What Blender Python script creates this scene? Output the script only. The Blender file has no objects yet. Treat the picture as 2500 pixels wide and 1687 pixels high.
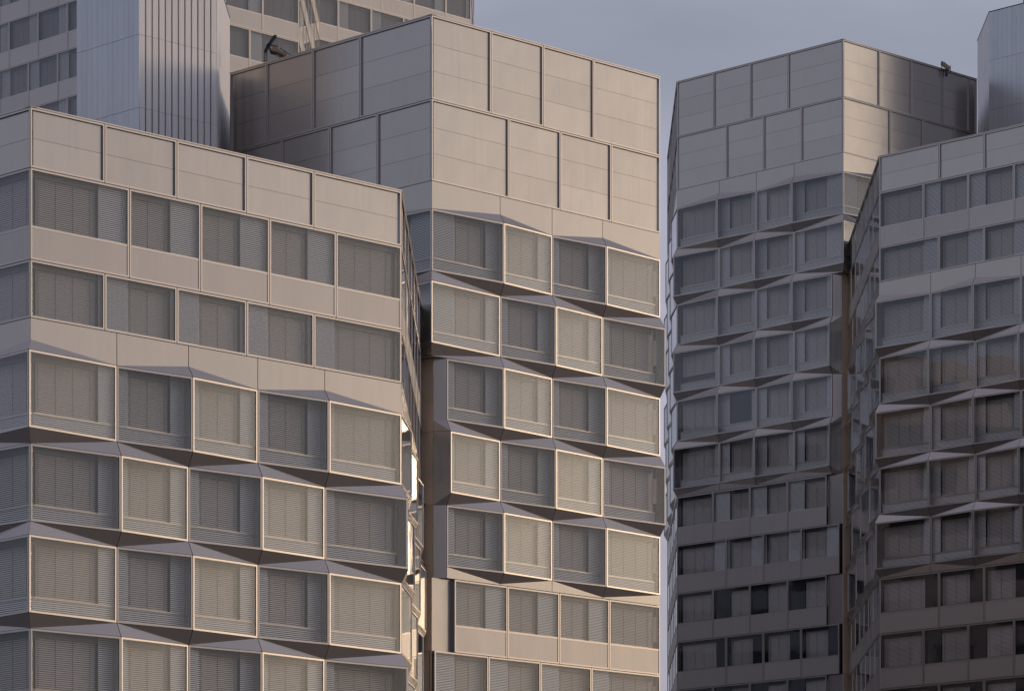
import bpy, math, random
from mathutils import Vector

random.seed(7)
S2 = math.sqrt(0.5)

# ------------------------------------------------------------------ camera
sc = bpy.context.scene
cam_d = bpy.data.cameras.new('camera')
cam = bpy.data.objects.new('camera', cam_d)
sc.collection.objects.link(cam)
cam.location = (0, 0, 1.7)
cam.rotation_euler = (math.radians(90), 0, 0)
cam_d.sensor_width = 36.0
cam_d.lens = 36.0 * 9200 / 2500
cam_d.shift_x = -100 / 2500
cam_d.shift_y = 1796.5 / 2500
cam_d.clip_start = 1.0
cam_d.clip_end = 12000
sc.camera = cam

# ------------------------------------------------------------------ sky, sun, exposure
SUN_EL, SUN_AZ = 6.0, 69.0            # degrees; azimuth clockwise from +Y (view direction)
world = bpy.data.worlds.new('World')
sc.world = world
world.use_nodes = True
wn, wl = world.node_tree.nodes, world.node_tree.links
bg = wn['Background']
sky = wn.new('ShaderNodeTexSky')
sky.sky_type = 'NISHITA'
sky.sun_disc = False
sky.sun_elevation = math.radians(SUN_EL)
sky.sun_rotation = math.radians(SUN_AZ)
sky.altitude = 100
sky.air_density = 1.0
sky.dust_density = 6.0
sky.ozone_density = 2.5
# thin even veil of high cloud over the clear sky, a little thicker in soft drifts
desat = wn.new('ShaderNodeHueSaturation'); desat.inputs['Saturation'].default_value = 0.78
wl.new(sky.outputs[0], desat.inputs['Color'])
tcw = wn.new('ShaderNodeTexCoord')
mpw = wn.new('ShaderNodeMapping'); mpw.inputs['Scale'].default_value = (1.6, 1.6, 5.0)
nzw = wn.new('ShaderNodeTexNoise'); nzw.inputs['Scale'].default_value = 2.6; nzw.inputs['Detail'].default_value = 5
nzw.inputs['Roughness'].default_value = 0.5
wl.new(tcw.outputs['Generated'], mpw.inputs['Vector']); wl.new(mpw.outputs[0], nzw.inputs['Vector'])
fac = wn.new('ShaderNodeMath'); fac.operation = 'MULTIPLY_ADD'
fac.inputs[1].default_value = 0.7; fac.inputs[2].default_value = -0.08; fac.use_clamp = True
wl.new(nzw.outputs['Fac'], fac.inputs[0])
veil = wn.new('ShaderNodeMix'); veil.data_type = 'RGBA'
veil.inputs[7].default_value = (5.8, 5.3, 6.6, 1)
wl.new(fac.outputs[0], veil.inputs[0]); wl.new(desat.outputs[0], veil.inputs[6])
wl.new(veil.outputs[2], bg.inputs['Color'])
bg.inputs['Strength'].default_value = 0.15

sun_d = bpy.data.lights.new('sun', 'SUN')
sun = bpy.data.objects.new('sun', sun_d)
sc.collection.objects.link(sun)
sd = Vector((math.sin(math.radians(SUN_AZ)) * math.cos(math.radians(SUN_EL)),
             math.cos(math.radians(SUN_AZ)) * math.cos(math.radians(SUN_EL)),
             math.sin(math.radians(SUN_EL))))
sun.rotation_euler = (-sd).to_track_quat('-Z', 'Y').to_euler()
sun.location = (80, -60, 120)
sun_d.energy = 0.5
sun_d.angle = math.radians(12)
sun_d.color = (1.0, 0.70, 0.46)

sc.view_settings.view_transform = 'Standard'
sc.view_settings.look = 'None'
sc.view_settings.exposure = 0.20
sc.view_settings.gamma = 1.0
sc.render.engine = 'CYCLES'
sc.cycles.max_bounces = 6
sc.cycles.diffuse_bounces = 2
sc.cycles.glossy_bounces = 4

# ------------------------------------------------------------------ materials
MATS = {}
def new_mat(name):
    m = bpy.data.materials.new(name); m.use_nodes = True
    MATS[name] = m
    return m, m.node_tree.nodes, m.node_tree.links, m.node_tree.nodes['Principled BSDF']

def metal(name, col, rough, metallic, var=0.05, wave=0.0, fine=0.0, streak=0.10, spots=0.0):
    m, n, l, b = new_mat(name)
    b.inputs['Metallic'].default_value = metallic
    geo = n.new('ShaderNodeNewGeometry')
    info = n.new('ShaderNodeObjectInfo')
    mp = n.new('ShaderNodeMapping'); mp.inputs['Scale'].default_value = (5.5, 5.5, 0.25)
    l.new(geo.outputs['Position'], mp.inputs['Vector'])
    ns = n.new('ShaderNodeTexNoise'); ns.inputs['Scale'].default_value = 1.0; ns.inputs['Detail'].default_value = 6
    l.new(mp.outputs[0], ns.inputs['Vector'])
    nb = n.new('ShaderNodeTexNoise'); nb.inputs['Scale'].default_value = 0.9; nb.inputs['Detail'].default_value = 4
    l.new(geo.outputs['Position'], nb.inputs['Vector'])
    # value factor = 1 + var*(rand-.5)*2 + streak*(noise-.5)*2
    a = n.new('ShaderNodeMath'); a.operation = 'MULTIPLY_ADD'
    a.inputs[1].default_value = 2 * var; a.inputs[2].default_value = 1 - var
    l.new(info.outputs['Random'], a.inputs[0])
    s = n.new('ShaderNodeMath'); s.operation = 'MULTIPLY_ADD'
    s.inputs[1].default_value = 2 * streak; s.inputs[2].default_value = -streak
    l.new(ns.outputs['Fac'], s.inputs[0])
    ad = n.new('ShaderNodeMath'); ad.operation = 'ADD'
    l.new(a.outputs[0], ad.inputs[0]); l.new(s.outputs[0], ad.inputs[1])
    hs = n.new('ShaderNodeHueSaturation'); hs.inputs['Color'].default_value = (*col, 1)
    last = ad
    if spots > 0:
        vo = n.new('ShaderNodeTexVoronoi'); vo.inputs['Scale'].default_value = 0.8
        l.new(geo.outputs['Position'], vo.inputs['Vector'])
        gt = n.new('ShaderNodeMath'); gt.operation = 'LESS_THAN'; gt.inputs[1].default_value = 0.035
        l.new(vo.outputs['Distance'], gt.inputs[0])
        sb = n.new('ShaderNodeMath'); sb.operation = 'MULTIPLY_ADD'; sb.inputs[1].default_value = -spots
        l.new(gt.outputs[0], sb.inputs[0]); l.new(ad.outputs[0], sb.inputs[2])
        last = sb
    l.new(last.outputs[0], hs.inputs['Value'])
    l.new(hs.outputs[0], b.inputs['Base Color'])
    r = n.new('ShaderNodeMath'); r.operation = 'MULTIPLY_ADD'
    r.inputs[1].default_value = 0.10; r.inputs[2].default_value = rough - 0.05
    l.new(nb.outputs['Fac'], r.inputs[0]); l.new(r.outputs[0], b.inputs['Roughness'])
    if wave > 0 or fine > 0:
        b1 = n.new('ShaderNodeBump'); b1.inputs['Strength'].default_value = 1.0; b1.inputs['Distance'].default_value = wave
        nw = n.new('ShaderNodeTexNoise'); nw.inputs['Scale'].default_value = 0.55; nw.inputs['Detail'].default_value = 1
        l.new(geo.outputs['Position'], nw.inputs['Vector']); l.new(nw.outputs['Fac'], b1.inputs['Height'])
        b2 = n.new('ShaderNodeBump'); b2.inputs['Strength'].default_value = 1.0; b2.inputs['Distance'].default_value = fine
        nf = n.new('ShaderNodeTexNoise'); nf.inputs['Scale'].default_value = 14; nf.inputs['Detail'].default_value = 3
        l.new(geo.outputs['Position'], nf.inputs['Vector']); l.new(nf.outputs['Fac'], b2.inputs['Height'])
        l.new(b1.outputs[0], b2.inputs['Normal']); l.new(b2.outputs[0], b.inputs['Normal'])
    return m

def plain(name, col, rough, metallic, var=0.04):
    m, n, l, b = new_mat(name)
    b.inputs['Metallic'].default_value = metallic; b.inputs['Roughness'].default_value = rough
    info = n.new('ShaderNodeObjectInfo')
    a = n.new('ShaderNodeMath'); a.operation = 'MULTIPLY_ADD'
    a.inputs[1].default_value = 2 * var; a.inputs[2].default_value = 1 - var
    l.new(info.outputs['Random'], a.inputs[0])
    hs = n.new('ShaderNodeHueSaturation'); hs.inputs['Color'].default_value = (*col, 1)
    l.new(a.outputs[0], hs.inputs['Value']); l.new(hs.outputs[0], b.inputs['Base Color'])

metal('aluminium_sheet', (0.43, 0.398, 0.368), 0.23, 0.82, 0.045, 0.014, 0.0, 0.06)
metal('aluminium_fold', (0.43, 0.398, 0.368), 0.23, 0.78, 0.03, 0.006, 0.0, 0.05)
metal('aluminium_spandrel', (0.46, 0.43, 0.405), 0.32, 0.45, 0.045, 0.012, 0.0, 0.06, 0.25)
plain('aluminium_frame', (0.49, 0.455, 0.425), 0.38, 0.88, 0.03)
plain('reveal_metal', (0.33, 0.33, 0.34), 0.20, 0.92, 0.03)
plain('blind_paint', (0.52, 0.48, 0.44), 0.42, 0.35, 0.09)
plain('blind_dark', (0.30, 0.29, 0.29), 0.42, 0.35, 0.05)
plain('louvre_paint', (0.66, 0.655, 0.63), 0.36, 0.45, 0.03)
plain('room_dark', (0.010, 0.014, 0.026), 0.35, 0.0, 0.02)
plain('dark_joint', (0.022, 0.02, 0.02), 0.7, 0.0, 0.02)
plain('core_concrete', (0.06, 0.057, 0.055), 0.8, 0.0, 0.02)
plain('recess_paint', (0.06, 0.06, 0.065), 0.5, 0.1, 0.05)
metal('metal_plank', (0.50, 0.51, 0.53), 0.32, 0.75, 0.03, 0.0, 0.0, 0.10)
metal('white_plank', (0.88, 0.86, 0.83), 0.45, 0.0, 0.03, 0.0, 0.0, 0.04)
plain('cord', (0.05, 0.05, 0.05), 0.6, 0.0)
metal('crane_paint', (0.030, 0.030, 0.034), 0.45, 0.3, 0.1, 0, 0, 0.3)
metal('crane_ochre', (0.30, 0.21, 0.13), 0.5, 0.2, 0.1, 0, 0, 0.3)
metal('paving', (0.16, 0.145, 0.13), 0.85, 0.0, 0.02, 0, 0.01, 0.25)
metal('roof_gravel', (0.22, 0.21, 0.20), 0.9, 0.0, 0.02, 0, 0.02, 0.25)
metal('brick_wall', (0.72, 0.61, 0.52), 0.7, 0.0, 0.08, 0, 0.01, 0.2)
metal('grey_render', (0.62, 0.66, 0.74), 0.7, 0.0, 0.06, 0, 0.0, 0.15)
metal('warm_glow_sheet', (0.80, 0.62, 0.45), 0.38, 0.10, 0.04, 0.01, 0, 0.12)  # corner cladding with the warm reflected glow painted into its base colour
metal('dark_window', (0.03, 0.033, 0.04), 0.06, 0.0, 0.05, 0.02, 0, 0.1)

def glass_mat(name, tint, wave):
    m = bpy.data.materials.new(name); m.use_nodes = True; MATS[name] = m
    n, l = m.node_tree.nodes, m.node_tree.links
    n.clear()
    out = n.new('ShaderNodeOutputMaterial')
    tr = n.new('ShaderNodeBsdfTransparent'); tr.inputs['Color'].default_value = (*tint, 1)
    gl = n.new('ShaderNodeBsdfGlossy'); gl.inputs['Roughness'].default_value = 0.02
    gl.inputs['Color'].default_value = (0.95, 0.97, 1.0, 1)
    lw = n.new('ShaderNodeLayerWeight'); lw.inputs['Blend'].default_value = 0.5
    pw = n.new('ShaderNodeMath'); pw.operation = 'POWER'; pw.inputs[1].default_value = 4.5
    l.new(lw.outputs['Facing'], pw.inputs[0])
    fr = n.new('ShaderNodeMath'); fr.operation = 'MULTIPLY_ADD'; fr.inputs[1].default_value = 0.93; fr.inputs[2].default_value = 0.042
    l.new(pw.outputs[0], fr.inputs[0])
    mx = n.new('ShaderNodeMixShader')
    geo = n.new('ShaderNodeNewGeometry')
    nz = n.new('ShaderNodeTexNoise'); nz.inputs['Scale'].default_value = 0.7; nz.inputs['Detail'].default_value = 1
    bp = n.new('ShaderNodeBump'); bp.inputs['Distance'].default_value = wave
    l.new(geo.outputs['Position'], nz.inputs['Vector']); l.new(nz.outputs['Fac'], bp.inputs['Height'])
    l.new(bp.outputs[0], gl.inputs['Normal'])
    l.new(fr.outputs[0], mx.inputs['Fac'])
    l.new(tr.outputs[0], mx.inputs[1]); l.new(gl.outputs[0], mx.inputs[2])
    l.new(mx.outputs[0], out.inputs['Surface'])
glass_mat('clear_glass', (0.955, 0.955, 0.95), 0.004)

# ------------------------------------------------------------------ object helpers
WPOS = {}
def emit(name, verts, faces, mat, parent=None, key=None, kind=None):
    """Link one mesh object; its origin is its lowest corner."""
    o0 = Vector((min(v[0] for v in verts), min(v[1] for v in verts), min(v[2] for v in verts)))
    me = CACHE.get(key) if key else None
    if me is None:
        me = bpy.data.meshes.new(name)
        me.from_pydata([(v[0] - o0.x, v[1] - o0.y, v[2] - o0.z) for v in verts], [], faces)
        me.materials.append(MATS[mat])
        me.update()
        if key: CACHE[key] = me
    ob = bpy.data.objects.new(name, me)
    sc.collection.objects.link(ob)
    WPOS[ob.name] = o0
    if parent is not None:
        ob.parent = parent
        ob.location = o0 - WPOS[parent.name]
    else:
        ob.location = o0
    if kind: ob['kind'] = kind
    return ob
CACHE = {}

def thing(name, loc, label, cat, group=None):
    e = bpy.data.objects.new(name, None)
    e.empty_display_size = 0.5
    sc.collection.objects.link(e)
    e.location = loc
    WPOS[e.name] = Vector(loc)
    e['label'] = label; e['category'] = cat
    if group: e['group'] = group
    return e

BOXF = [(0, 1, 5, 4), (1, 2, 6, 5), (2, 3, 7, 6), (3, 0, 4, 7), (4, 5, 6, 7), (3, 2, 1, 0)]

class Fac:
    """A facade: t runs along it from its first corner, n is outwards, h is up."""
    def __init__(s, x, y, T, N, k0=1.0, k1=0.414, L=20.0):
        s.o = (x, y); s.T = T; s.N = N; s.k0 = k0; s.k1 = k1; s.L = L
        s.det = 1 if (T[0] * -N[1] + T[1] * N[0]) > 0 else -1
        s.id = (round(T[0], 2), round(T[1], 2), round(N[0], 2))
    def P(s, t, n, h):
        return (s.o[0] + s.T[0] * t + s.N[0] * n, s.o[1] + s.T[1] * t + s.N[1] * n, h)
    def F(s, faces):
        return faces if s.det > 0 else [tuple(reversed(f)) for f in faces]
    def te(s, t, n):
        """station t moved so that offset planes meet at the ends of the facade"""
        if abs(t) < 1e-6: return -s.k0 * n
        if abs(t - s.L) < 1e-6: return s.L + s.k1 * n
        return t

class MB:
    def __init__(s, fac): s.f = fac; s.v = []; s.q = []
    def add(s, verts, faces):
        b = len(s.v)
        s.v += [s.f.P(*p) for p in verts]
        s.q += [tuple(i + b for i in f) for f in s.f.F(faces)]
    def box(s, t0, t1, n0, n1, h0, h1):
        s.add([(t0, n1, h0), (t1, n1, h0), (t1, n0, h0), (t0, n0, h0),
               (t0, n1, h1), (t1, n1, h1), (t1, n0, h1), (t0, n0, h1)], BOXF)
    def sheet(s, pts, faces, thick):
        """bent sheet: pts (t,n,h), faces CCW seen from outside; gets thickness inwards"""
        m = len(pts)
        vs = list(pts) + [(t, n - thick, h) for t, n, h in pts]
        fs = list(faces) + [tuple(i + m for i in reversed(f)) for f in faces]
        ed = {}
        for f in faces:
            for a, b in zip(f, f[1:] + f[:1]): ed[(a, b)] = 1
        for a, b in list(ed):
            if (b, a) not in ed: fs.append((b, a, a + m, b + m))
        s.add(vs, fs)
    def ring(s, c, w, d0, d1=None, back=None, ml=0.0, mr=0.0):
        """frame on 4 corners c = BL,BR,TR,TL of (t,n,h); front d0 behind c, to depth d1 or to plane n=back"""
        (bl, br, tr, tl) = c
        def lerp(t, tA, nA, tB, nB): return nA + (nB - nA) * (t - tA) / (tB - tA)
        inn = []
        for i, (p, st, sh) in enumerate(((bl, 1, 1), (br, -1, 1), (tr, -1, -1), (tl, 1, -1))):
            t = p[0] + st * w; h = p[2] + sh * w
            a, b_ = (bl, br) if i < 2 else (tl, tr)
            inn.append((t, lerp(t, a[0], a[1], b_[0], b_[1]), h))
        o = list(c)
        def dep(i, p, d, bk):
            n2 = (p[1] - d) if bk is None else bk
            q = p[1] - n2
            return (p[0] + (ml * q if i in (0, 3) else -mr * q), n2, p[2])
        V = [dep(i, p, d0, None) for i, p in enumerate(o)] + [dep(i, p, d0, None) for i, p in enumerate(inn)] + \
            [dep(i, p, d1 or 0, back) for i, p in enumerate(o)] + [dep(i, p, d1 or 0, back) for i, p in enumerate(inn)]
        F = []
        for i in range(4):
            j = (i + 1) % 4
            F.append((i, j, 4 + j, 4 + i))               # front
            F.append((4 + i, 4 + j, 12 + j, 12 + i))     # inner wall
            F.append((j, i, 8 + i, 8 + j))               # outer wall
            F.append((8 + j, 8 + i, 12 + i, 12 + j))     # back
        s.add(V, F)
        return inn
    def out(s, name, mat, parent, key=None, kind=None):
        return emit(name, s.v, s.q, mat, parent, key, kind)

G = 0.016        # half joint between units
NIN = -0.14      # plane of the inner (louvred) wall
PITCH = 0.08

def slats(fac, name, mat, parent, t0, t1, h0, h1, nb, nf, tilt, lo=0.0):
    """horizontal slats filling a rectangle; each a thin tilted bar"""
    n = max(1, int(round((h1 - h0) / PITCH)))
    p = (h1 - h0) / n
    mb = MB(fac)
    for i in range(n):
        b = h0 + i * p
        a = b + p * lo
        c = b + p * 0.94
        # top edge at the back, bottom edge in front
        mb.add([(t0, nf, a), (t1, nf, a), (t1, nb, c), (t0, nb, c),
                (t0, nf - 0.012, a - 0.004), (t1, nf - 0.012, a - 0.004), (t1, nb - 0.012, c - 0.004), (t0, nb - 0.012, c - 0.004)],
               [(0, 1, 2, 3), (7, 6, 5, 4), (4, 5, 1, 0), (1, 5, 6, 2), (3, 2, 6, 7), (0, 3, 7, 4)])
    key = (name, mat, fac.id, round(t1 - t0, 3), round(h1 - h0, 3), round(nf - nb, 3))
    return mb.out(name, mat, parent, key)

BLIND = ['blind_paint']
def window_unit(tw, fac, t0, t1, ht, hb, nl, nr, ribs, sill, spandrel=None, blind='down', ribkind='louvre', k_adj=True):
    """one storey-high unit: frame, reveal, pane, and the inner wall of blind and louvres behind it"""
    tl = fac.te(t0, nl) if k_adj else t0
    tr = fac.te(t1, nr) if k_adj else t1
    a, b = tl + G, tr - G
    w = 0.075
    hb_ = spandrel if spandrel is not None else hb
    c = [(a, nl, hb_ + G), (b, nr, hb_ + G), (b, nr, ht - G), (a, nl, ht - G)]
    mb = MB(fac)
    ml = fac.k0 if abs(t0) < 1e-6 else 0.0
    mr = fac.k1 if abs(t1 - fac.L) < 1e-6 else 0.0
    inn = mb.ring(c, w, 0.0, 0.05, None, ml, mr)
    if spandrel is not None:
        mb.box(a + w, b - w, -0.075, -0.012, hb - 0.045, hb + 0.045)
    win = mb.out('window', 'aluminium_frame', tw)
    mb = MB(fac); mb.ring(c, w, 0.0505, back=NIN, ml=ml, mr=mr); mb.out('reveal', 'reveal_metal', win)
    wb = hb + (0.045 if spandrel is not None else G + w)
    wt = ht - G - w
    # pane
    (i0, i1, i2, i3) = inn
    def nat(t): return nl + (nr - nl) * (t - a) / (b - a)
    mb = MB(fac)
    ta, tb = a + w - 0.01, b - w + 0.01
    mb.sheet([(ta, nat(ta) - 0.03, wb - .005), (tb, nat(tb) - 0.03, wb - .005), (tb, nat(tb) - 0.03, wt + .005), (ta, nat(ta) - 0.03, wt + .005)], [(0, 1, 2, 3)], 0.008)
    mb.out('glass_pane', 'clear_glass', win)
    # inner wall
    lo, hi = a + 0.02, b - 0.02
    if abs(t0) < 1e-6: lo = fac.k0 * 0.14 + 0.09
    if abs(t1 - fac.L) < 1e-6: hi = fac.L - fac.k1 * 0.14 - 0.09
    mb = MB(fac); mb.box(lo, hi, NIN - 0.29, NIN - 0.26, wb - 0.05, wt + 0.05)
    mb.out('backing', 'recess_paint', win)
    segs = []
    cur = lo + 0.03
    endb = hi - 0.03 if abs(t1 - fac.L) > 1e-6 else fac.L - 0.36
    for r0, r1 in ribs:
        if r1 <= cur or r0 >= endb: continue
        if r0 > cur + 0.15: segs.append(('b', cur, r0))
        segs.append(('r', max(r0, lo + 0.02), min(r1, hi - 0.02)))
        cur = r1
    if endb > cur + 0.15: segs.append(('b', cur, endb))
    for kd, x0, x1 in segs:
        if kd == 'r':
            if ribkind == 'louvre':
                lv = slats(fac, 'louvre', 'louvre_paint', win, x0, x1, sill, wt, NIN - 0.018, NIN, 0, 0.34)
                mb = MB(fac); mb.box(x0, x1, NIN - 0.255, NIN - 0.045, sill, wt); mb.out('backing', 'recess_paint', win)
            else:
                mb = MB(fac); mb.box(x0 + 0.03, x1 - 0.03, NIN - 0.255, NIN - 0.09, sill + 0.02, wt - 0.02); mb.out('side_pane', 'dark_window', win)
        else:
            top = wt - 0.22
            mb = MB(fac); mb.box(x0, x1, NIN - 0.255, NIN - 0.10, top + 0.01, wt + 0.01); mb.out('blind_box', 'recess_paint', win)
            if blind == 'none':
                mb = MB(fac); mb.box(x0 + 0.05, x1 - 0.05, NIN - 0.255, NIN - 0.12, sill + 0.05, top); mb.out('inner_pane', 'room_dark', win)
                continue
            bot = sill + 0.09
            if blind == 'half': bot = sill + 0.55
            bl = slats(fac, 'blind', BLIND[0], win, x0 + 0.03, x1 - 0.03, bot, top, NIN - 0.165, NIN - 0.14, 0, 0.22)
            mb = MB(fac); mb.box(x0 + 0.03, x1 - 0.03, NIN - 0.20, NIN - 0.135, bot - 0.055, bot - 0.012); mb.out('bottom_rail', 'blind_paint', win)
            nc = 4 if x1 - x0 > 2.6 else 3
            mb = MB(fac)
            for q in range(nc):
                tc = x0 + (x1 - x0) * (0.1 + 0.8 * q / (nc - 1))
                mb.box(tc - 0.004, tc + 0.004, NIN - 0.136, NIN - 0.125, bot - 0.02, top)
            mb.out('blind_cord', 'cord', win)
    if spandrel is not None:
        mb = MB(fac); mb.box(a + w + 0.004, b - w - 0.004, -0.06, -0.022, spandrel + G + w + 0.004, hb - 0.049)
        mb.out('spandrel_sheet', 'aluminium_spandrel', win)
        mb = MB(fac); mb.box(a + 0.03, b - 0.03, -0.30, -0.145, spandrel + 0.03, hb); mb.out('backing', 'dark_joint', win)
    elif sill > hb + 0.3:
        # louvred band under the inner sill
        t_l = lo + 0.01
        t_r = min(hi - 0.02, fac.L - 0.25 if abs(t1 - fac.L) < 1e-6 else 1e9)
        slats(fac, 'louvre', 'louvre_paint', win, t_l, t_r, wb - 0.01, sill - 0.05, NIN - 0.018, NIN, 0, 0.34)
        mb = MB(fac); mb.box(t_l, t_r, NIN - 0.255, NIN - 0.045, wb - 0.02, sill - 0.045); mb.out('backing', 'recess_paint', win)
        mb = MB(fac); mb.box(t_l, t_r, NIN - 0.05, NIN + 0.025, sill - 0.045, sill); mb.out('sill', 'aluminium_frame', win)
    return win

def panel_unit(tw, fac, t0, t1, ht, hb, nsheet):
    a, b, w = t0 + G, t1 - G, 0.07
    c = [(a, 0, hb + G), (b, 0, hb + G), (b, 0, ht - G), (a, 0, ht - G)]
    ml = fac.k0 if abs(t0) < 1e-6 else 0.0
    mr = fac.k1 if abs(t1 - fac.L) < 1e-6 else 0.0
    mb = MB(fac); mb.ring(c, w, 0.0, 0.03, None, ml, mr)
    fr = mb.out('cladding_panel', 'aluminium_frame', tw)
    mb = MB(fac); mb.ring(c, w, 0.0305, 0.106, None, ml, mr); mb.out('reveal', 'reveal_metal', fr)
    H = (ht - hb - 2 * G - 2 * w) / nsheet
    for i in range(nsheet):
        z0 = hb + G + w + i * H
        mb = MB(fac); mb.box(a + w + (0.12 if ml > .9 else -0.01), b - w + 0.01, -0.105, -0.085, z0 + 0.006, z0 + H - 0.006)
        mb.out('sheet', 'aluminium_sheet', fr)
    mb = MB(fac); mb.box(a + 0.02 + ml * 0.2, b - 0.02 - mr * 0.2, -0.20, -0.107, hb + 0.03, ht - 0.03); mb.out('backing', 'dark_joint', fr)
    return fr

OUT = 0.28
def nn(j, k, par): return OUT if (j + k + par) % 2 == 0 else 0.0

def band_top(tw, fac, t0, t1, ht, hb, nl, nr):
    """cladding that bends from the flat wall out to the zigzag window row under it"""
    a, b = t0 + G, t1 - G
    k = 0.45
    al, br = fac.te(t0, nl) + G, fac.te(t1, nr) - G
    top = [(a, 0, ht - G), (b, 0, ht - G)]
    if nl > 0:
        pts = [(al, nl, hb), (br, 0, hb), top[1], top[0], (a, 0, hb + k)]
        fs = [(0, 1, 4), (4, 1, 2, 3)]
    else:
        pts = [(al, 0, hb), (br, nr, hb), (b, 0, hb + k), top[1], top[0]]
        fs = [(0, 1, 2), (0, 2, 3, 4)]
    mb = MB(fac); mb.sheet(pts, fs, 0.03)
    return mb.out('folded_panel', 'aluminium_fold', tw)

def band_bottom(tw, fac, t0, t1, ht, hb, nl, nr, tb0=None):
    a, b = t0 + G, t1 - G
    k = 0.50
    al, br = fac.te(t0, nl) + G, fac.te(t1, nr) - G
    bot = [((tb0 if tb0 is not None else a), 0, hb + G), (b, 0, hb + G)]
    if nl > 0:
        pts = [(al, nl, ht), (a, 0, ht - k), bot[0], bot[1], (br, 0, ht)]
        fs = [(0, 1, 4), (1, 2, 3, 4)]
    else:
        pts = [(al, 0, ht), bot[0], bot[1], (b, 0, ht - k), (br, nr, ht)]
        fs = [(0, 3, 4), (0, 1, 2, 3)]
    mb = MB(fac); mb.sheet(pts, fs, 0.03)
    return mb.out('folded_panel', 'aluminium_fold', tw)

def band_mid(tw, fac, t0, t1, ht, hb, nl, nr):
    """spandrel between two zigzag rows: bent along the line joining its two inner corners"""
    nl2, nr2 = (OUT if nl == 0 else 0.0), (OUT if nr == 0 else 0.0)
    al, ar = fac.te(t0, nl) + G, fac.te(t1, nr) - G
    bl, br = fac.te(t0, nl2) + G, fac.te(t1, nr2) - G
    pts = [(bl, nl2, hb), (br, nr2, hb), (ar, nr, ht), (al, nl, ht)]
    if nl > 0: fs = [(0, 1, 2), (0, 2, 3)]       # inner corners: bottom-left? top-right / bottom-left
    else: fs = [(0, 1, 3), (1, 2, 3)]
    mb = MB(fac); mb.sheet(pts, fs, 0.03)
    return mb.out('folded_panel', 'aluminium_fold', tw)

WH, GAP, FL = 3.04, 0.56, 3.60
def rows_fold(tw, fac, F, ribs, h1, nrow, par, first=None, tmax=1e9, extra=None, last_flat=False, start_from=None):
    """nrow zigzag rows, first row top at h1; start_from=(row, t): rows from there begin at t (cut corner)"""
    for k in range(1, nrow + 1):
        ht = h1 - (k - 1) * FL
        st = list(F)
        if start_from and k >= start_from[0]: st[0] = start_from[1]
        for j in range(len(F) - 1):
            if F[j] >= tmax: break
            nl, nr = nn(j, k, par), nn(j + 1, k, par)
            bl = 'down'
            if extra and (k, j) in extra: bl = extra[(k, j)]
            window_unit(tw, fac, st[j], st[j + 1], ht, ht - WH, nl, nr, ribs, ht - WH * 0.775, blind=bl)
            x0 = st[j]
            if start_from and k == start_from[0] - 1: x0 = F[j]
            if k < nrow:
                band_mid(tw, fac, x0, st[j + 1], ht - WH, ht - FL, nl, nr)
            elif last_flat:
                band_bottom(tw, fac, x0, st[j + 1], ht - WH, ht - FL, nl, nr)

def rows_flat(tw, fac, lists, ribs, h1, tmax=1e9, ribkinds=None, wh=2.29, fl=FL):
    for i, st in enumerate(lists):
        ht = h1 - i * fl
        for j in range(len(st) - 1):
            if st[j] >= tmax: break
            rk = ribkinds[i] if ribkinds else 'louvre'
            window_unit(tw, fac, st[j], st[j + 1], ht, ht - wh, 0, 0, ribs, ht - wh + 0.05, spandrel=ht - fl, ribkind=rk)

def inset(poly, d):
    n = len(poly); res = []
    for i in range(n):
        p0, p1, p2 = Vector(poly[i - 1]), Vector(poly[i]), Vector(poly[(i + 1) % n])
        e1 = (p1 - p0).normalized(); e2 = (p2 - p1).normalized()
        n1 = Vector((-e1.y, e1.x)); n2 = Vector((-e2.y, e2.x))     # inward for CCW
        den = e1.x * e2.y - e1.y * e2.x
        q1 = p1 + n1 * d; q2 = p1 + n2 * d
        if abs(den) < 1e-4: res.append(q1); continue
        s = ((q2.x - q1.x) * e2.y - (q2.y - q1.y) * e2.x) / den
        res.append(q1 + e1 * s)
    return res

def prism(name, poly, h0, h1, mat, parent):
    n = len(poly)
    v = [(p[0], p[1], h0) for p in poly] + [(p[0], p[1], h1) for p in poly]
    f = [tuple(reversed(range(n))), tuple(range(n, 2 * n))] + [(i, (i + 1) % n, n + (i + 1) % n, n + i) for i in range(n)]
    return emit(name, v, f, mat, parent)

RT, RN = (S2, S2), (S2, -S2)        # right-type face: runs right and back, faces right-front
LT, LN = (-S2, S2), (-S2, -S2)      # left-type face: runs left and back, faces left-front
BK = (0.0, 1.0)                     # side faces run straight back

def at_R(c, t): return (c[0] + S2 * t, c[1] + S2 * t)
def at_L(c, t): return (c[0] - S2 * t, c[1] + S2 * t)

def seq(first, L, step=3.68):
    r = [0.0]; x = first
    while x < L - 2.5: r.append(x); x += step
    return r + [L]

def coping(tw, fac, L, h):
    mb = MB(fac); mb.box(0.36, L - 0.4, -0.30, -0.202, h - 0.5, h - 0.02); mb.out('parapet_back', 'aluminium_sheet', tw)
    mb = MB(fac); mb.box(-0.02 * fac.k0, L, -0.32, 0.02, h, h + 0.05); mb.out('coping', 'aluminium_frame', tw)

# ------------------------------------------------------------------ ground
gv = [(-6000, -3000, 0), (6000, -3000, 0), (6000, 9000, 0), (-6000, 9000, 0)]
gr = emit('ground', gv, [(0, 1, 2, 3)], 'paving'); gr['kind'] = 'structure'

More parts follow.
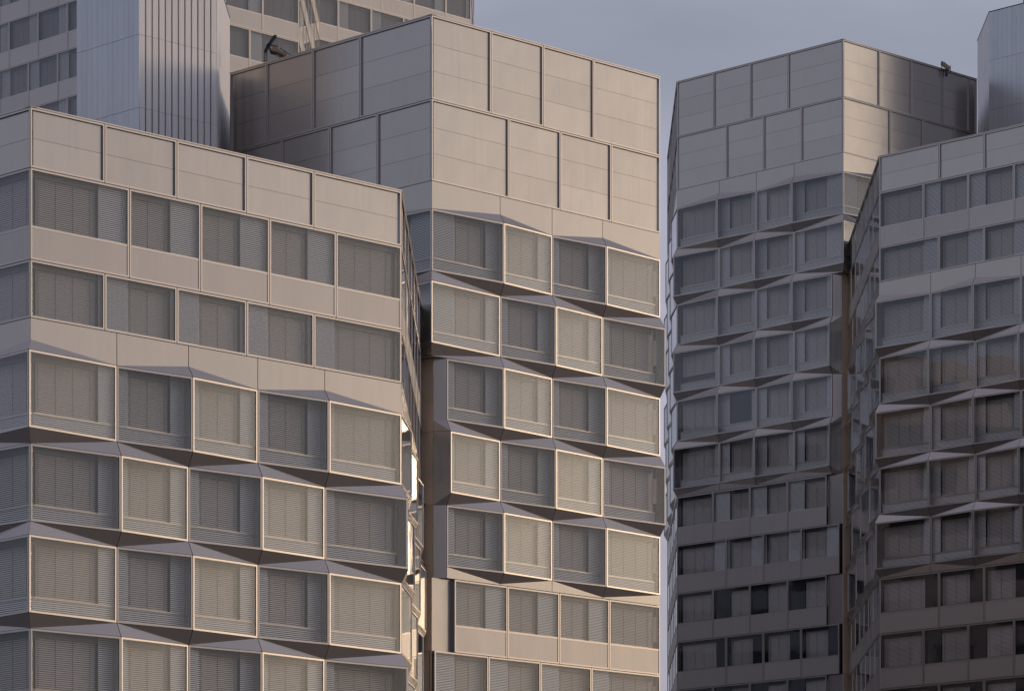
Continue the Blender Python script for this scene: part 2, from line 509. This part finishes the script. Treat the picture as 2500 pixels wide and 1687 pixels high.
# ------------------------------------------------------------------ towers
# --- front left tower (A)
Ac, Ah = (-20.39, 147.0), 39.70
A_end = at_R(Ac, 19.7)
tA = thing('office_tower', (Ac[0], Ac[1], 0), 'lowest, nearest aluminium office tower at the left with two flat and several zigzag window rows', 'office tower', 'aluminium office towers')
def low_tower(tw, fac, P, W1, F, ribs, top, nF, nFW, par, tmax=1e9, FWl=None, kinds=None):
    for j in range(len(P) - 1):
        if P[j] >= tmax: break
        panel_unit(tw, fac, P[j], P[j + 1], top, top - 2.35, 2)
    h = top - 2.35
    for j in range(len(W1) - 1):
        if W1[j] >= tmax: break
        window_unit(tw, fac, W1[j], W1[j + 1], h, h - 2.29, 0, 0, ribs, h - 2.24, spandrel=h - 3.58)
    h -= 3.58
    for j in range(len(P) - 1):
        if P[j] >= tmax: break
        window_unit(tw, fac, P[j], P[j + 1], h, h - 2.27, 0, 0, ribs, h - 2.17)
    hb = h - 2.27; h1 = h - 3.57
    for j in range(len(F) - 1):
        if F[j] >= tmax: break
        band_top(tw, fac, F[j], F[j + 1], hb, h1, nn(j, 1, par), nn(j + 1, 1, par))
    rows_fold(tw, fac, F, ribs, h1, nF, par, tmax=tmax, last_flat=bool(FWl))
    if FWl: rows_flat(tw, fac, FWl, ribs, h1 - nF * FL, tmax, kinds)
    coping(tw, fac, min(fac.L, tmax + 4), top)

ribsA = [(3.46 + 3.68 * k, 4.94 + 3.68 * k) for k in range(8)]
fA = Fac(*Ac, RT, RN, 1.0, 0.414, 19.7)
low_tower(tA, fA, seq(3.68, 19.7), seq(4.92, 19.7), [0, 4.28, 7.96, 11.64, 15.32, 19.7], ribsA[:4], Ah, 5, 0, 1)
ribsD = [(3.66 + 3.68 * k, 5.02 + 3.68 * k) for k in range(8)]
fAL = Fac(*Ac, LT, LN, 1.0, 0.414, 19.7)
low_tower(tA, fAL, seq(5.0, 19.7), seq(3.72, 19.7), seq(4.33, 19.7, 3.66), ribsD, Ah, 5, 0, 1, tmax=4.0)
fAX = Fac(*A_end, BK, (1.0, 0.0), 0.414, 0.0, 26.0)
low_tower(tA, fAX, seq(3.68, 26.0), seq(4.92, 26.0), [0, 4.28, 7.96, 11.64, 15.32, 19.0, 22.7, 26.0], ribsA, Ah, 5, 0, 0)
A_poly = [Ac, A_end, (A_end[0], 200.0), (-45, 200.0), at_L(Ac, 19.7)]
A_poly[3] = (at_L(Ac, 19.7)[0], 200.0)
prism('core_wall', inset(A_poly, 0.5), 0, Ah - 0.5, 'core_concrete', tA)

# --- middle tower (B)
Bc, Bh = (-5.94, 184.5), 53.90
B_end, B_lend = at_R(Bc, 16.3), at_L(Bc, 15.3)
tB = thing('office_tower', (Bc[0], Bc[1], 0), 'central aluminium office tower in warm light with two rows of blank panels on top', 'office tower', 'aluminium office towers')
ribsB = [(-0.3, 1.66), (3.81, 5.33), (7.47, 8.97), (11.13, 12.60)]

def tall_tower(tw, fac, P1, P2, F, ribs, top, nF, par, tmaxP=1e9, tmaxF=1e9, FWl=None, start=None, extra=None, kinds=None, last_flat=True):
    for j in range(len(P1) - 1):
        if P1[j] < tmaxP: panel_unit(tw, fac, P1[j], P1[j + 1], top, top - 4.1, 3)
    for j in range(len(P2) - 1):
        if P2[j] < tmaxP: panel_unit(tw, fac, P2[j], P2[j + 1], top - 4.1, top - 8.1, 3)
    hb, h1 = top - 8.1, top - 9.46
    for j in range(len(F) - 1):
        if F[j] < tmaxF: band_top(tw, fac, F[j], F[j + 1], hb, h1, nn(j, 1, par), nn(j + 1, 1, par))
    rows_fold(tw, fac, F, ribs, h1, nF, par, tmax=tmaxF, last_flat=last_flat, start_from=start, extra=extra)
    if FWl: rows_flat(tw, fac, FWl, ribs, h1 - nF * FL, tmaxF, kinds)
    coping(tw, fac, fac.L, top)

fB = Fac(*Bc, RT, RN, 1.0, 0.414, 16.3)
FWa, FWb = [1.55, 5.20, 8.86, 12.50, 16.3], [0.19, 3.87, 7.52, 11.18, 16.3]
FB = [0, 4.68, 8.34, 12.0, 16.3]
tall_tower(tB, fB, [0, 4.06, 7.72, 11.36, 16.3], [0, 5.30, 8.96, 12.64, 16.3], FB, ribsB, Bh, 5, 0,
           FWl=[FWa, FWb, FWa], start=(3, 1.02))
fBL = Fac(*Bc, LT, LN, 1.0, 0.0, 15.3)
tall_tower(tB, fBL, [0, 5.25, 8.8, 12.4, 15.3], [0, 3.97, 7.51, 11.19, 15.3], [0, 4.6, 8.2, 11.8, 15.3], ribsB, Bh, 2, 0, tmaxF=4.0, last_flat=True)

def cut_corner(tw, fac, top, nF, nFW):
    """the recessed corner under the second zigzag row"""
    h1 = top - 9.46
    hs = h1 - 2 * FL                       # underside of the overhang
    P2 = (0.537, -0.453)
    mb = MB(fac)
    mb.sheet([(0.0, 0.0, hs + 0.012), (1.02, 0.0, hs + 0.012), (0.60, -0.5, hs + 0.012), (0.60, -4.0, hs + 0.012), (0.0, -4.0, hs + 0.012)], [(0, 4, 3, 2, 1)], 0.0)
    # thin soffit plate
    v = [fac.P(t, n, h) for h in (hs + 0.005, hs + 0.04) for t, n in ((0.0, 0.0), (1.02, 0.0), (1.02, -0.6), (0.60, -4.0), (0.0, -4.0))]
    f = fac.F([(0, 4, 3, 2, 1), (5, 6, 7, 8, 9)] + [(i, (i + 1) % 5, 5 + (i + 1) % 5, 5 + i) for i in range(5)])
    emit('soffit', v, f, 'aluminium_fold', tw)
    for k in range(3, nF + 1):
        ht = h1 - (k - 1) * FL
        n0 = nn(0, k, 0)
        n1 = OUT if n0 == 0 else 0.0
        g = 0.008
        # upright sheet beside the windows, folding towards the next row
        mb = MB(fac)
        pts = [(P2[0], P2[1], ht - FL + g), (1.02 - G, n1 if k < nF else 0.0, ht - FL + g), (1.02 - G, n0, ht - WH), (1.02 - G, n0, ht - g), (P2[0], P2[1], ht - g), (P2[0], P2[1], ht - WH)]
        if n0 > 0: fs = [(5, 2, 3, 4), (0, 2, 5), (0, 1, 2)]
        else: fs = [(5, 2, 3, 4), (0, 1, 5), (1, 2, 5)]
        mb.sheet(pts, fs, 0.03); mb.out('corner_panel', 'aluminium_fold', tw)
        mb = MB(fac); mb.box(P2[0], P2[0] + 0.03, -4.0, P2[1] - 0.012, ht - FL + g, ht - g); mb.out('corner_panel', 'warm_glow_sheet', tw)
    for k in range(nFW):
        ht = h1 - nF * FL - k * FL
        x1 = 1.53 if k % 2 == 0 else 0.17
        if k % 2 == 0:
            mb = MB(fac); mb.box(0.27, x1, -0.28, -0.25, ht - FL + 0.01, ht - 0.01); mb.out('corner_panel', 'aluminium_sheet', tw)
            mb = MB(fac); mb.box(x1 + 0.012, x1 + 0.03, -0.40, -0.145, ht - FL + 0.02, ht - 0.02); mb.out('return_panel', 'reveal_metal', tw)
        mb = MB(fac); mb.box(0.24, 0.27 - 0.002, -4.0, -0.25, ht - FL + 0.008, ht - 0.008); mb.out('corner_panel', 'warm_glow_sheet', tw)
cut_corner(tB, fB, Bh, 5, 3)
B_back = 226.0
B_poly = [Bc, B_end, (B_end[0], B_back), (B_lend[0], B_back), B_lend]
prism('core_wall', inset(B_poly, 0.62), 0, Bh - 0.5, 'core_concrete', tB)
# rear side of the middle tower
for fs, Ls in ((Fac(*B_end, BK, (1.0, 0.0)), B_back - B_end[1] - 0.7),):
    for r in range(13):
        hb = Bh - 4.1 - (r + 1) * FL
        if hb < 4: break
        mb = MB(fs); mb.box(0.3, Ls, -0.58, -0.04, hb, hb + 1.3); mb.out('spandrel_band', 'brick_wall', tB)
        for q in range(int(Ls / 3.9)):
            mb = MB(fs); mb.box(0.5 + q * 3.9, 3.4 + q * 3.9, -0.58, -0.20, hb + 1.302, hb + 3.598); mb.out('side_window', 'dark_window', tB, key=('sidewin',))
            mb = MB(fs); mb.box(3.45 + q * 3.9, 4.35 + q * 3.9, -0.58, -0.06, hb + 1.302, hb + 3.598); mb.out('pier', 'brick_wall', tB, key=('pier',))
    mb = MB(fs); mb.box(0.3, Ls, -0.58, -0.02, Bh - 4.1 + 0.005, Bh); mb.out('parapet_band', 'aluminium_sheet', tB)

# --- right middle tower (C)
Cc, Ch = (20.85, 270.6), 76.50
C_lend, C_end = at_L(Cc, 16.38), at_R(Cc, 15.3)
tC = thing('office_tower', (Cc[0], Cc[1], 0), 'dark blue-grey office tower right of centre with a brightly glinting upper right face', 'office tower', 'aluminium office towers')
fC = Fac(*Cc, LT, LN, 1.0, 0.414, 16.38)
ribsC = ribsB
tall_tower(tC, fC, [0, 5.30, 8.97, 12.64, 16.38], [0, 4.02, 7.69, 11.36, 16.38], [0, 4.70, 8.38, 12.06, 16.38], ribsC, Ch, 6, 0,
           FWl=[[1.60, 5.36, 9.04, 12.72, 16.38], [0.40, 4.05, 7.72, 11.4, 16.38]] * 3, start=(3, 1.05),
           extra={(5, 2): 'none', (4, 3): 'half'}, kinds=['louvre', 'louvre', 'pane', 'pane', 'pane', 'pane'])
fCR = Fac(*Cc, RT, RN, 1.0, 0.0, 15.3)
tall_tower(tC, fCR, [0, 4.04, 7.66, 11.3, 14.42, 15.3], [0, 5.25, 8.96, 12.63, 15.3], [0, 4.6, 8.2, 11.8, 15.3], ribsC, Ch, 2, 0, tmaxF=4.0)
fCX = Fac(*C_lend, BK, (-1.0, 0.0), 0.414, 0.0, 23.4)
tall_tower(tC, fCX, seq(3.68, 23.4), seq(4.92, 23.4), [0, 4.28, 7.96, 11.64, 15.32, 19.0, 23.4], ribsA, Ch, 6, 0,
           FWl=[seq(4.92, 23.4), seq(3.68, 23.4)] * 3)
cut_corner(tC, fC, Ch, 6, 6)
C_poly = [Cc, C_end, (C_end[0], 312.0), (C_lend[0], 312.0), C_lend]
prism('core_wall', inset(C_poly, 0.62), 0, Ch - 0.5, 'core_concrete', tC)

# --- front right tower (D)
Dc, Dh = (21.27, 245.8), 62.0
def at_Lf(c, t): return (c[0] + S2 * t, c[1] - S2 * t)
tD = thing('office_tower', (Dc[0], Dc[1], 0), 'office tower cut by the right picture edge with brown reflections in its lower panes', 'office tower', 'aluminium office towers')
fD = Fac(*Dc, (S2, -S2), LN, 0.414, 1.0, 19.7)
kD = ['pane', 'pane', 'pane', 'pane']
low_tower(tD, fD, seq(5.0, 19.7), seq(3.72, 19.7), seq(4.33, 19.7, 3.66), ribsD[:4], Dh, 5, 4, 1,
          FWl=[seq(5.0, 19.7), seq(3.72, 19.7)] * 2, kinds=kD, tmax=14.0)
fDX = Fac(*Dc, BK, (-1.0, 0.0), 0.414, 0.0, 26.4)
low_tower(tD, fDX, seq(3.68, 26.4), seq(4.92, 26.4), [0, 4.28, 7.96, 11.64, 15.32, 19.0, 22.7, 26.4], ribsA, Dh, 5, 4, 1,
          FWl=[seq(4.92, 26.4), seq(3.68, 26.4)] * 2)
Dn = at_Lf(Dc, 19.7)
D_poly = [Dn, (Dn[0] + 10, Dn[1] + 10), (Dn[0] + 10, 274.0), (Dc[0], 274.0), Dc]
prism('core_wall', inset(D_poly, 0.5), 0, Dh - 0.5, 'core_concrete', tD)

# --- far tower behind (G), two stepped volumes
K = 1.10                                  # this tower is larger and farther: storeys of 3.96 m
def kk(l): return [x * K for x in l]
def kr(l): return [(a * K, b * K) for a, b in l]
def kh(h): return 1.7 + (h - 1.7) * K
Ge = (-19.2 * K, 285.0 * K); Gl = 13.1 * K
Gc = (Ge[0] - S2 * Gl, Ge[1] - S2 * Gl)
tG = thing('office_tower', (Gc[0], Gc[1], 0), 'tall far office tower at the upper left, behind the white plank-clad shaft', 'office tower', 'aluminium office towers')
def grow(fac, lists, ribs, h):
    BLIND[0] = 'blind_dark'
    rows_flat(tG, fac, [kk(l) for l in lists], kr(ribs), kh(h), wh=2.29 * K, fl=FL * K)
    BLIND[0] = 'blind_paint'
fG = Fac(*Gc, RT, RN, 1.0, 0.414, Gl)
gA = [0, 4.70, 8.22, 13.1]; gB = [0, 5.82, 9.50, 13.1]
grow(fG, [gB, gA, gB, gA, gB], [(8.20 - 3.68 * k, 9.50 - 3.68 * k) for k in (2, 1, 0)], 91.1)
GLc = (-28.84 * K, 279.0 * K)
fGL = Fac(*GLc, LT, LN, 1.0, 0.0, 40.0 * K)
grow(fGL, [[0.5 + 3.68 * k for k in range(9)], [1.72 + 3.68 * k for k in range(9)], [0.5 + 3.68 * k for k in range(9)], [1.72 + 3.68 * k for k in range(9)], [0.5 + 3.68 * k for k in range(9)]],
     [(0.5 + 3.68 * k, 1.72 + 3.68 * k) for k in range(9)], 91.1)
fGX = Fac(*Ge, BK, (1.0, 0.0), 0.414, 0.0, 25.0 * K)
grow(fGX, [seq(4.92, 25.0), seq(3.68, 25.0)] * 2 + [seq(4.92, 25.0)], ribsA, 91.1)
G2 = (-19.3 * K, 310.0 * K)
fG2 = Fac(*G2, RT, RN, 0.0, 0.414, 17.4 * K)
grow(fG2, [[0, 2.2, 5.88, 9.56, 13.24, 17.4], [0, 3.4, 7.08, 10.76, 14.44, 17.4]] * 3, [(2.2 + 3.68 * k, 3.4 + 3.68 * k) for k in range(5)], 98.3)
G2e = at_R(G2, 17.4 * K)
fG2X = Fac(*G2e, BK, (1.0, 0.0), 0.414, 0.0, 12.0 * K)
grow(fG2X, [seq(3.68, 12.0), seq(4.92, 12.0)] * 3, ribsA, 98.3)
prism('core_wall', [Vector(p) + Vector((-0.62, 0.75)) for p in [Gc, Ge, (Ge[0], 310.0 * K)]] + [Vector(G2) + Vector((0.0, 0.9)), Vector(G2e) + Vector((-0.6, 0.4)), (G2e[0] - 0.6, 363), (-66, 363), (-66, 342.3), (GLc[0], GLc[1] + 1.0)], 0, kh(98.2), 'core_concrete', tG)

# --- brick block left of the frame: the photograph shows it mirrored in the right-hand tower's panes
def side_block(name, label, y0, nb, top, mat):
    L = nb * 5.1 + 1.6
    tq = thing(name, (-60.0, y0 + L / 2, 0), label, 'apartment block')
    fQ = Fac(-45.0, y0, BK, (1.0, 0.0), 0, 0, L)
    prism('core_wall', [(-75, y0), (-45.6, y0), (-45.6, y0 + L), (-75, y0 + L)], 0, top, mat, tq)
    n = int((top - 2.0) / 3.7)
    for r in range(n):
        hb = top - 0.8 - (r + 1) * 3.7
        mb = MB(fQ); mb.box(0, L, -0.598, 0.0, hb, hb + 1.5); mb.out('spandrel_band', mat, tq, key=('qband', name))
        for q in range(nb + 1):
            t = q * 5.1
            mb = MB(fQ); mb.box(t, t + 1.6, -0.598, -0.04, hb + 1.502, hb + 3.698); mb.out('pier', mat, tq, key=('qpier', name))
            if q == nb: break
            mb = MB(fQ); mb.ring([(t + 1.62, -0.2, hb + 1.51), (t + 5.08, -0.2, hb + 1.51), (t + 5.08, -0.2, hb + 3.69), (t + 1.62, -0.2, hb + 3.69)], 0.14, 0, 0.1)
            w_ = mb.out('window', 'aluminium_frame', tq, key=('qwin',))
            mb = MB(fQ); mb.box(t + 1.7, t + 5.0, -0.55, -0.26, hb + 1.55, hb + 3.65); mb.out('pane', 'dark_window', w_, key=('qpane',))
    mb = MB(fQ); mb.box(0, L, -0.598, 0.05, top - 0.79, top + 0.6); mb.out('parapet_band', mat, tq)
side_block('brick_block', 'brown brick block left of the picture, mirrored in the lower panes of the right-edge tower', 205.0, 9, 61.0, 'brick_wall')
side_block('rendered_block', 'grey rendered block left of the picture, darkening the lower rows of the blue-grey tower', 255.0, 8, 59.5, 'grey_render')

# --- white plank-clad shafts (E and I)
def planks(tw, fac, L, top, seams, pitch, groove, hmin, mat='metal_plank'):
    n = int(round(L / pitch)); p = L / n
    hs = [top] + seams + [hmin]
    for a, b in zip(hs, hs[1:]):
        for i in range(n):
            mb = MB(fac); mb.box(i * p + groove * 0.5, (i + 1) * p - groove * 0.5, -0.10, 0.0, b + 0.008, a - 0.008)
            mb.out('plank', mat, tw, key=('plank', fac.id, round(p, 3), round(a - b, 3), groove))
Ec, Eh = (-20.9, 190.3), 58.5
tE = thing('stair_shaft', (Ec[0], Ec[1], 0), 'white plank-clad windowless shaft rising behind the nearest tower at the left', 'stair shaft', 'white shafts')
fE = Fac(*Ec, RT, RN, 1, .4, 5.12)
planks(tE, fE, 5.12, Eh, [54.57, 50.88, 47.19], 0.427, 0.10, 43.5, 'white_plank')
fEL = Fac(*Ec, LT, LN, 1, .4, 5.1)
planks(tE, fEL, 5.1, Eh, [54.57, 50.88, 47.19], 0.425, 0.008, 43.5)
Ee = at_R(Ec, 5.12)
fEX = Fac(*Ee, BK, (1, 0), .4, 0, 7.6)
planks(tE, fEX, 7.6, Eh, [54.57, 50.88, 47.19], 0.42, 0.07, 43.5, 'white_plank')
El = at_L(Ec, 5.1)
E_poly = [Ec, Ee, (Ee[0], 201.5), (El[0], 201.5), El]
prism('core_wall', inset(E_poly, 0.22), 0, Eh - 0.1, 'core_concrete', tE)
prism('roof_edge', inset(E_poly, -0.02), Eh + 0.003, Eh + 0.07, 'crane_paint', tE)

If, Ih = (32.4, 280.0), 81.1
tI = thing('stair_shaft', (If[0], If[1], 0), 'pale blue plank-clad windowless shaft at the upper right picture edge', 'stair shaft', 'white shafts')
fI = Fac(*If, (S2, -S2), LN, .4, 1, 6.8)
planks(tI, fI, 6.8, Ih, [77.5, 73.82, 70.14], 0.425, 0.008, 60.0)
fIX = Fac(*If, BK, (-1, 0), .4, 0, 7.6)
planks(tI, fIX, 7.6, Ih, [77.5, 73.82, 70.14], 0.42, 0.01, 60.0)
In = at_Lf(If, 6.8)
I_poly = [In, (In[0] + 5, In[1] + 5), (In[0] + 5, 287.7), (If[0], 287.7), If]
prism('core_wall', inset(I_poly, 0.09), 0, Ih - 0.1, 'core_concrete', tI)
prism('roof_edge', inset(I_poly, -0.02), Ih + 0.003, Ih + 0.06, 'crane_paint', tI)

# ------------------------------------------------------------------ roof equipment
def bar(name, mat, parent, p, q, w, d):
    """box beam from p to q (world), w wide in the picture plane, d deep along Y"""
    p, q = Vector(p), Vector(q)
    ax = (q - p).normalized()
    s1 = ax.cross(Vector((0, 1, 0)))
    s1 = (s1.normalized() if s1.length > 1e-3 else Vector((1, 0, 0))) * w * 0.5
    s2 = ax.cross(s1).normalized() * d * 0.5
    v = [tuple(b + s1 * i + s2 * j) for b in (p, q) for i, j in ((-1, -1), (1, -1), (1, 1), (-1, 1))]
    return emit(name, v, [(3, 2, 1, 0), (4, 5, 6, 7), (0, 1, 5, 4), (1, 2, 6, 5), (2, 3, 7, 6), (3, 0, 4, 7)], mat, parent)

cy = 196.6
def cp(a, b, dy=0.0):            # picture of the crane on a 1.5 m grid above the roof edge
    return (-17.20 + 0.00299 * a, cy + dy, 58.0 - 0.00299 * b)
tk = thing('facade_crane', (-13.6, cy, 53.4), 'dark articulated window-cleaning crane arm on the central tower roof', 'crane')
bar('mast', 'crane_paint', tk, (-13.45, cy, 53.4), cp(1150, 1060), 0.34, 0.34)
bar('boom', 'crane_ochre', tk, cp(1190, 1080), cp(860, 810), 0.30, 0.26)
bar('boom_rail', 'crane_paint', tk, cp(1290, 1010, -.1), cp(990, 815, -.1), 0.035, 0.05)
bar('boom_rail', 'crane_paint', tk, cp(1160, 1050, -.16), cp(940, 900, -.16), 0.10, 0.06)
bar('elbow', 'crane_paint', tk, cp(940, 905), cp(835, 880), 0.12, 0.3)
bar('elbow', 'crane_paint', tk, cp(835, 890), cp(800, 780), 0.10, 0.3)
bar('jib', 'crane_paint', tk, cp(905, 600), cp(775, 785), 0.15, 0.2)
bar('jib', 'crane_paint', tk, cp(790, 750), cp(728, 885), 0.15, 0.2)
bar('hook_head', 'crane_paint', tk, cp(915, 585), cp(900, 635), 0.13, 0.16)
bar('strut', 'crane_paint', tk, cp(815, 765, -.1), cp(965, 790, -.1), 0.05, 0.06)
for x in (716, 760): bar('cradle_rail', 'crane_paint', tk, cp(x + 6, 870), cp(x, 1030), 0.03, 0.05)
for yv in (880, 930, 980, 1025): bar('cradle_rung', 'crane_paint', tk, cp(714, yv), cp(766, yv + 3), 0.03, 0.05)
for x0_, y0_, x1_, y1_ in ((735, 1030, 730, 1150), (898, 650, 895, 830), (937, 655, 935, 760), (915, 900, 925, 1100)):
    bar('cable', 'crane_paint', tk, cp(x0_, y0_), cp(x1_, y1_), 0.016, 0.016)
bar('winch', 'crane_ochre', tk, cp(1040, 905, -.2), cp(1105, 960, -.2), 0.16, 0.2)

c2 = 278.6
def cq(a, b): return (1660 / 9200 * 0 + (1660 + a / 2.7667 - 1350) / 9200 * c2, c2, 1.7 + (2640 - b / 2.7667) / 9200 * c2)
tk2 = thing('roof_hoist', (cq(1800, 480)[0], c2, Ch - 0.5), 'small ochre hoist head peeking over the roof of the dark tower', 'hoist')
bar('mast', 'crane_paint', tk2, (cq(1800, 480)[0], c2, Ch - 0.5), cq(1800, 470), 0.2, 0.2)
bar('jib', 'crane_ochre', tk2, cq(1775, 432), cq(1822, 470), 0.26, 0.3)
bar('head', 'crane_paint', tk2, cq(1772, 418), cq(1768, 440), 0.14, 0.2)
for a_ in (1768, 1826): bar('leg', 'crane_paint', tk2, cq(a_, 445), cq(a_ + 2, 500), 0.05, 0.08)
bar('rail', 'crane_paint', tk2, cq(1760, 466), cq(1834, 486), 0.05, 0.08)

rod = emit('lightning_rod', *(lambda m: (m.v, m.q))((lambda m: (m.box(2.80, 2.85, -0.55, -0.50, Ih + 0.06, Ih + 2.6), m.box(2.74, 2.91, -0.61, -0.44, Ih + 0.064, Ih + 0.20), m)[2])(MB(fI))), 'crane_paint')
rod['label'] = 'thin lightning rod on the roof of the pale shaft at the upper right'; rod['category'] = 'lightning rod'
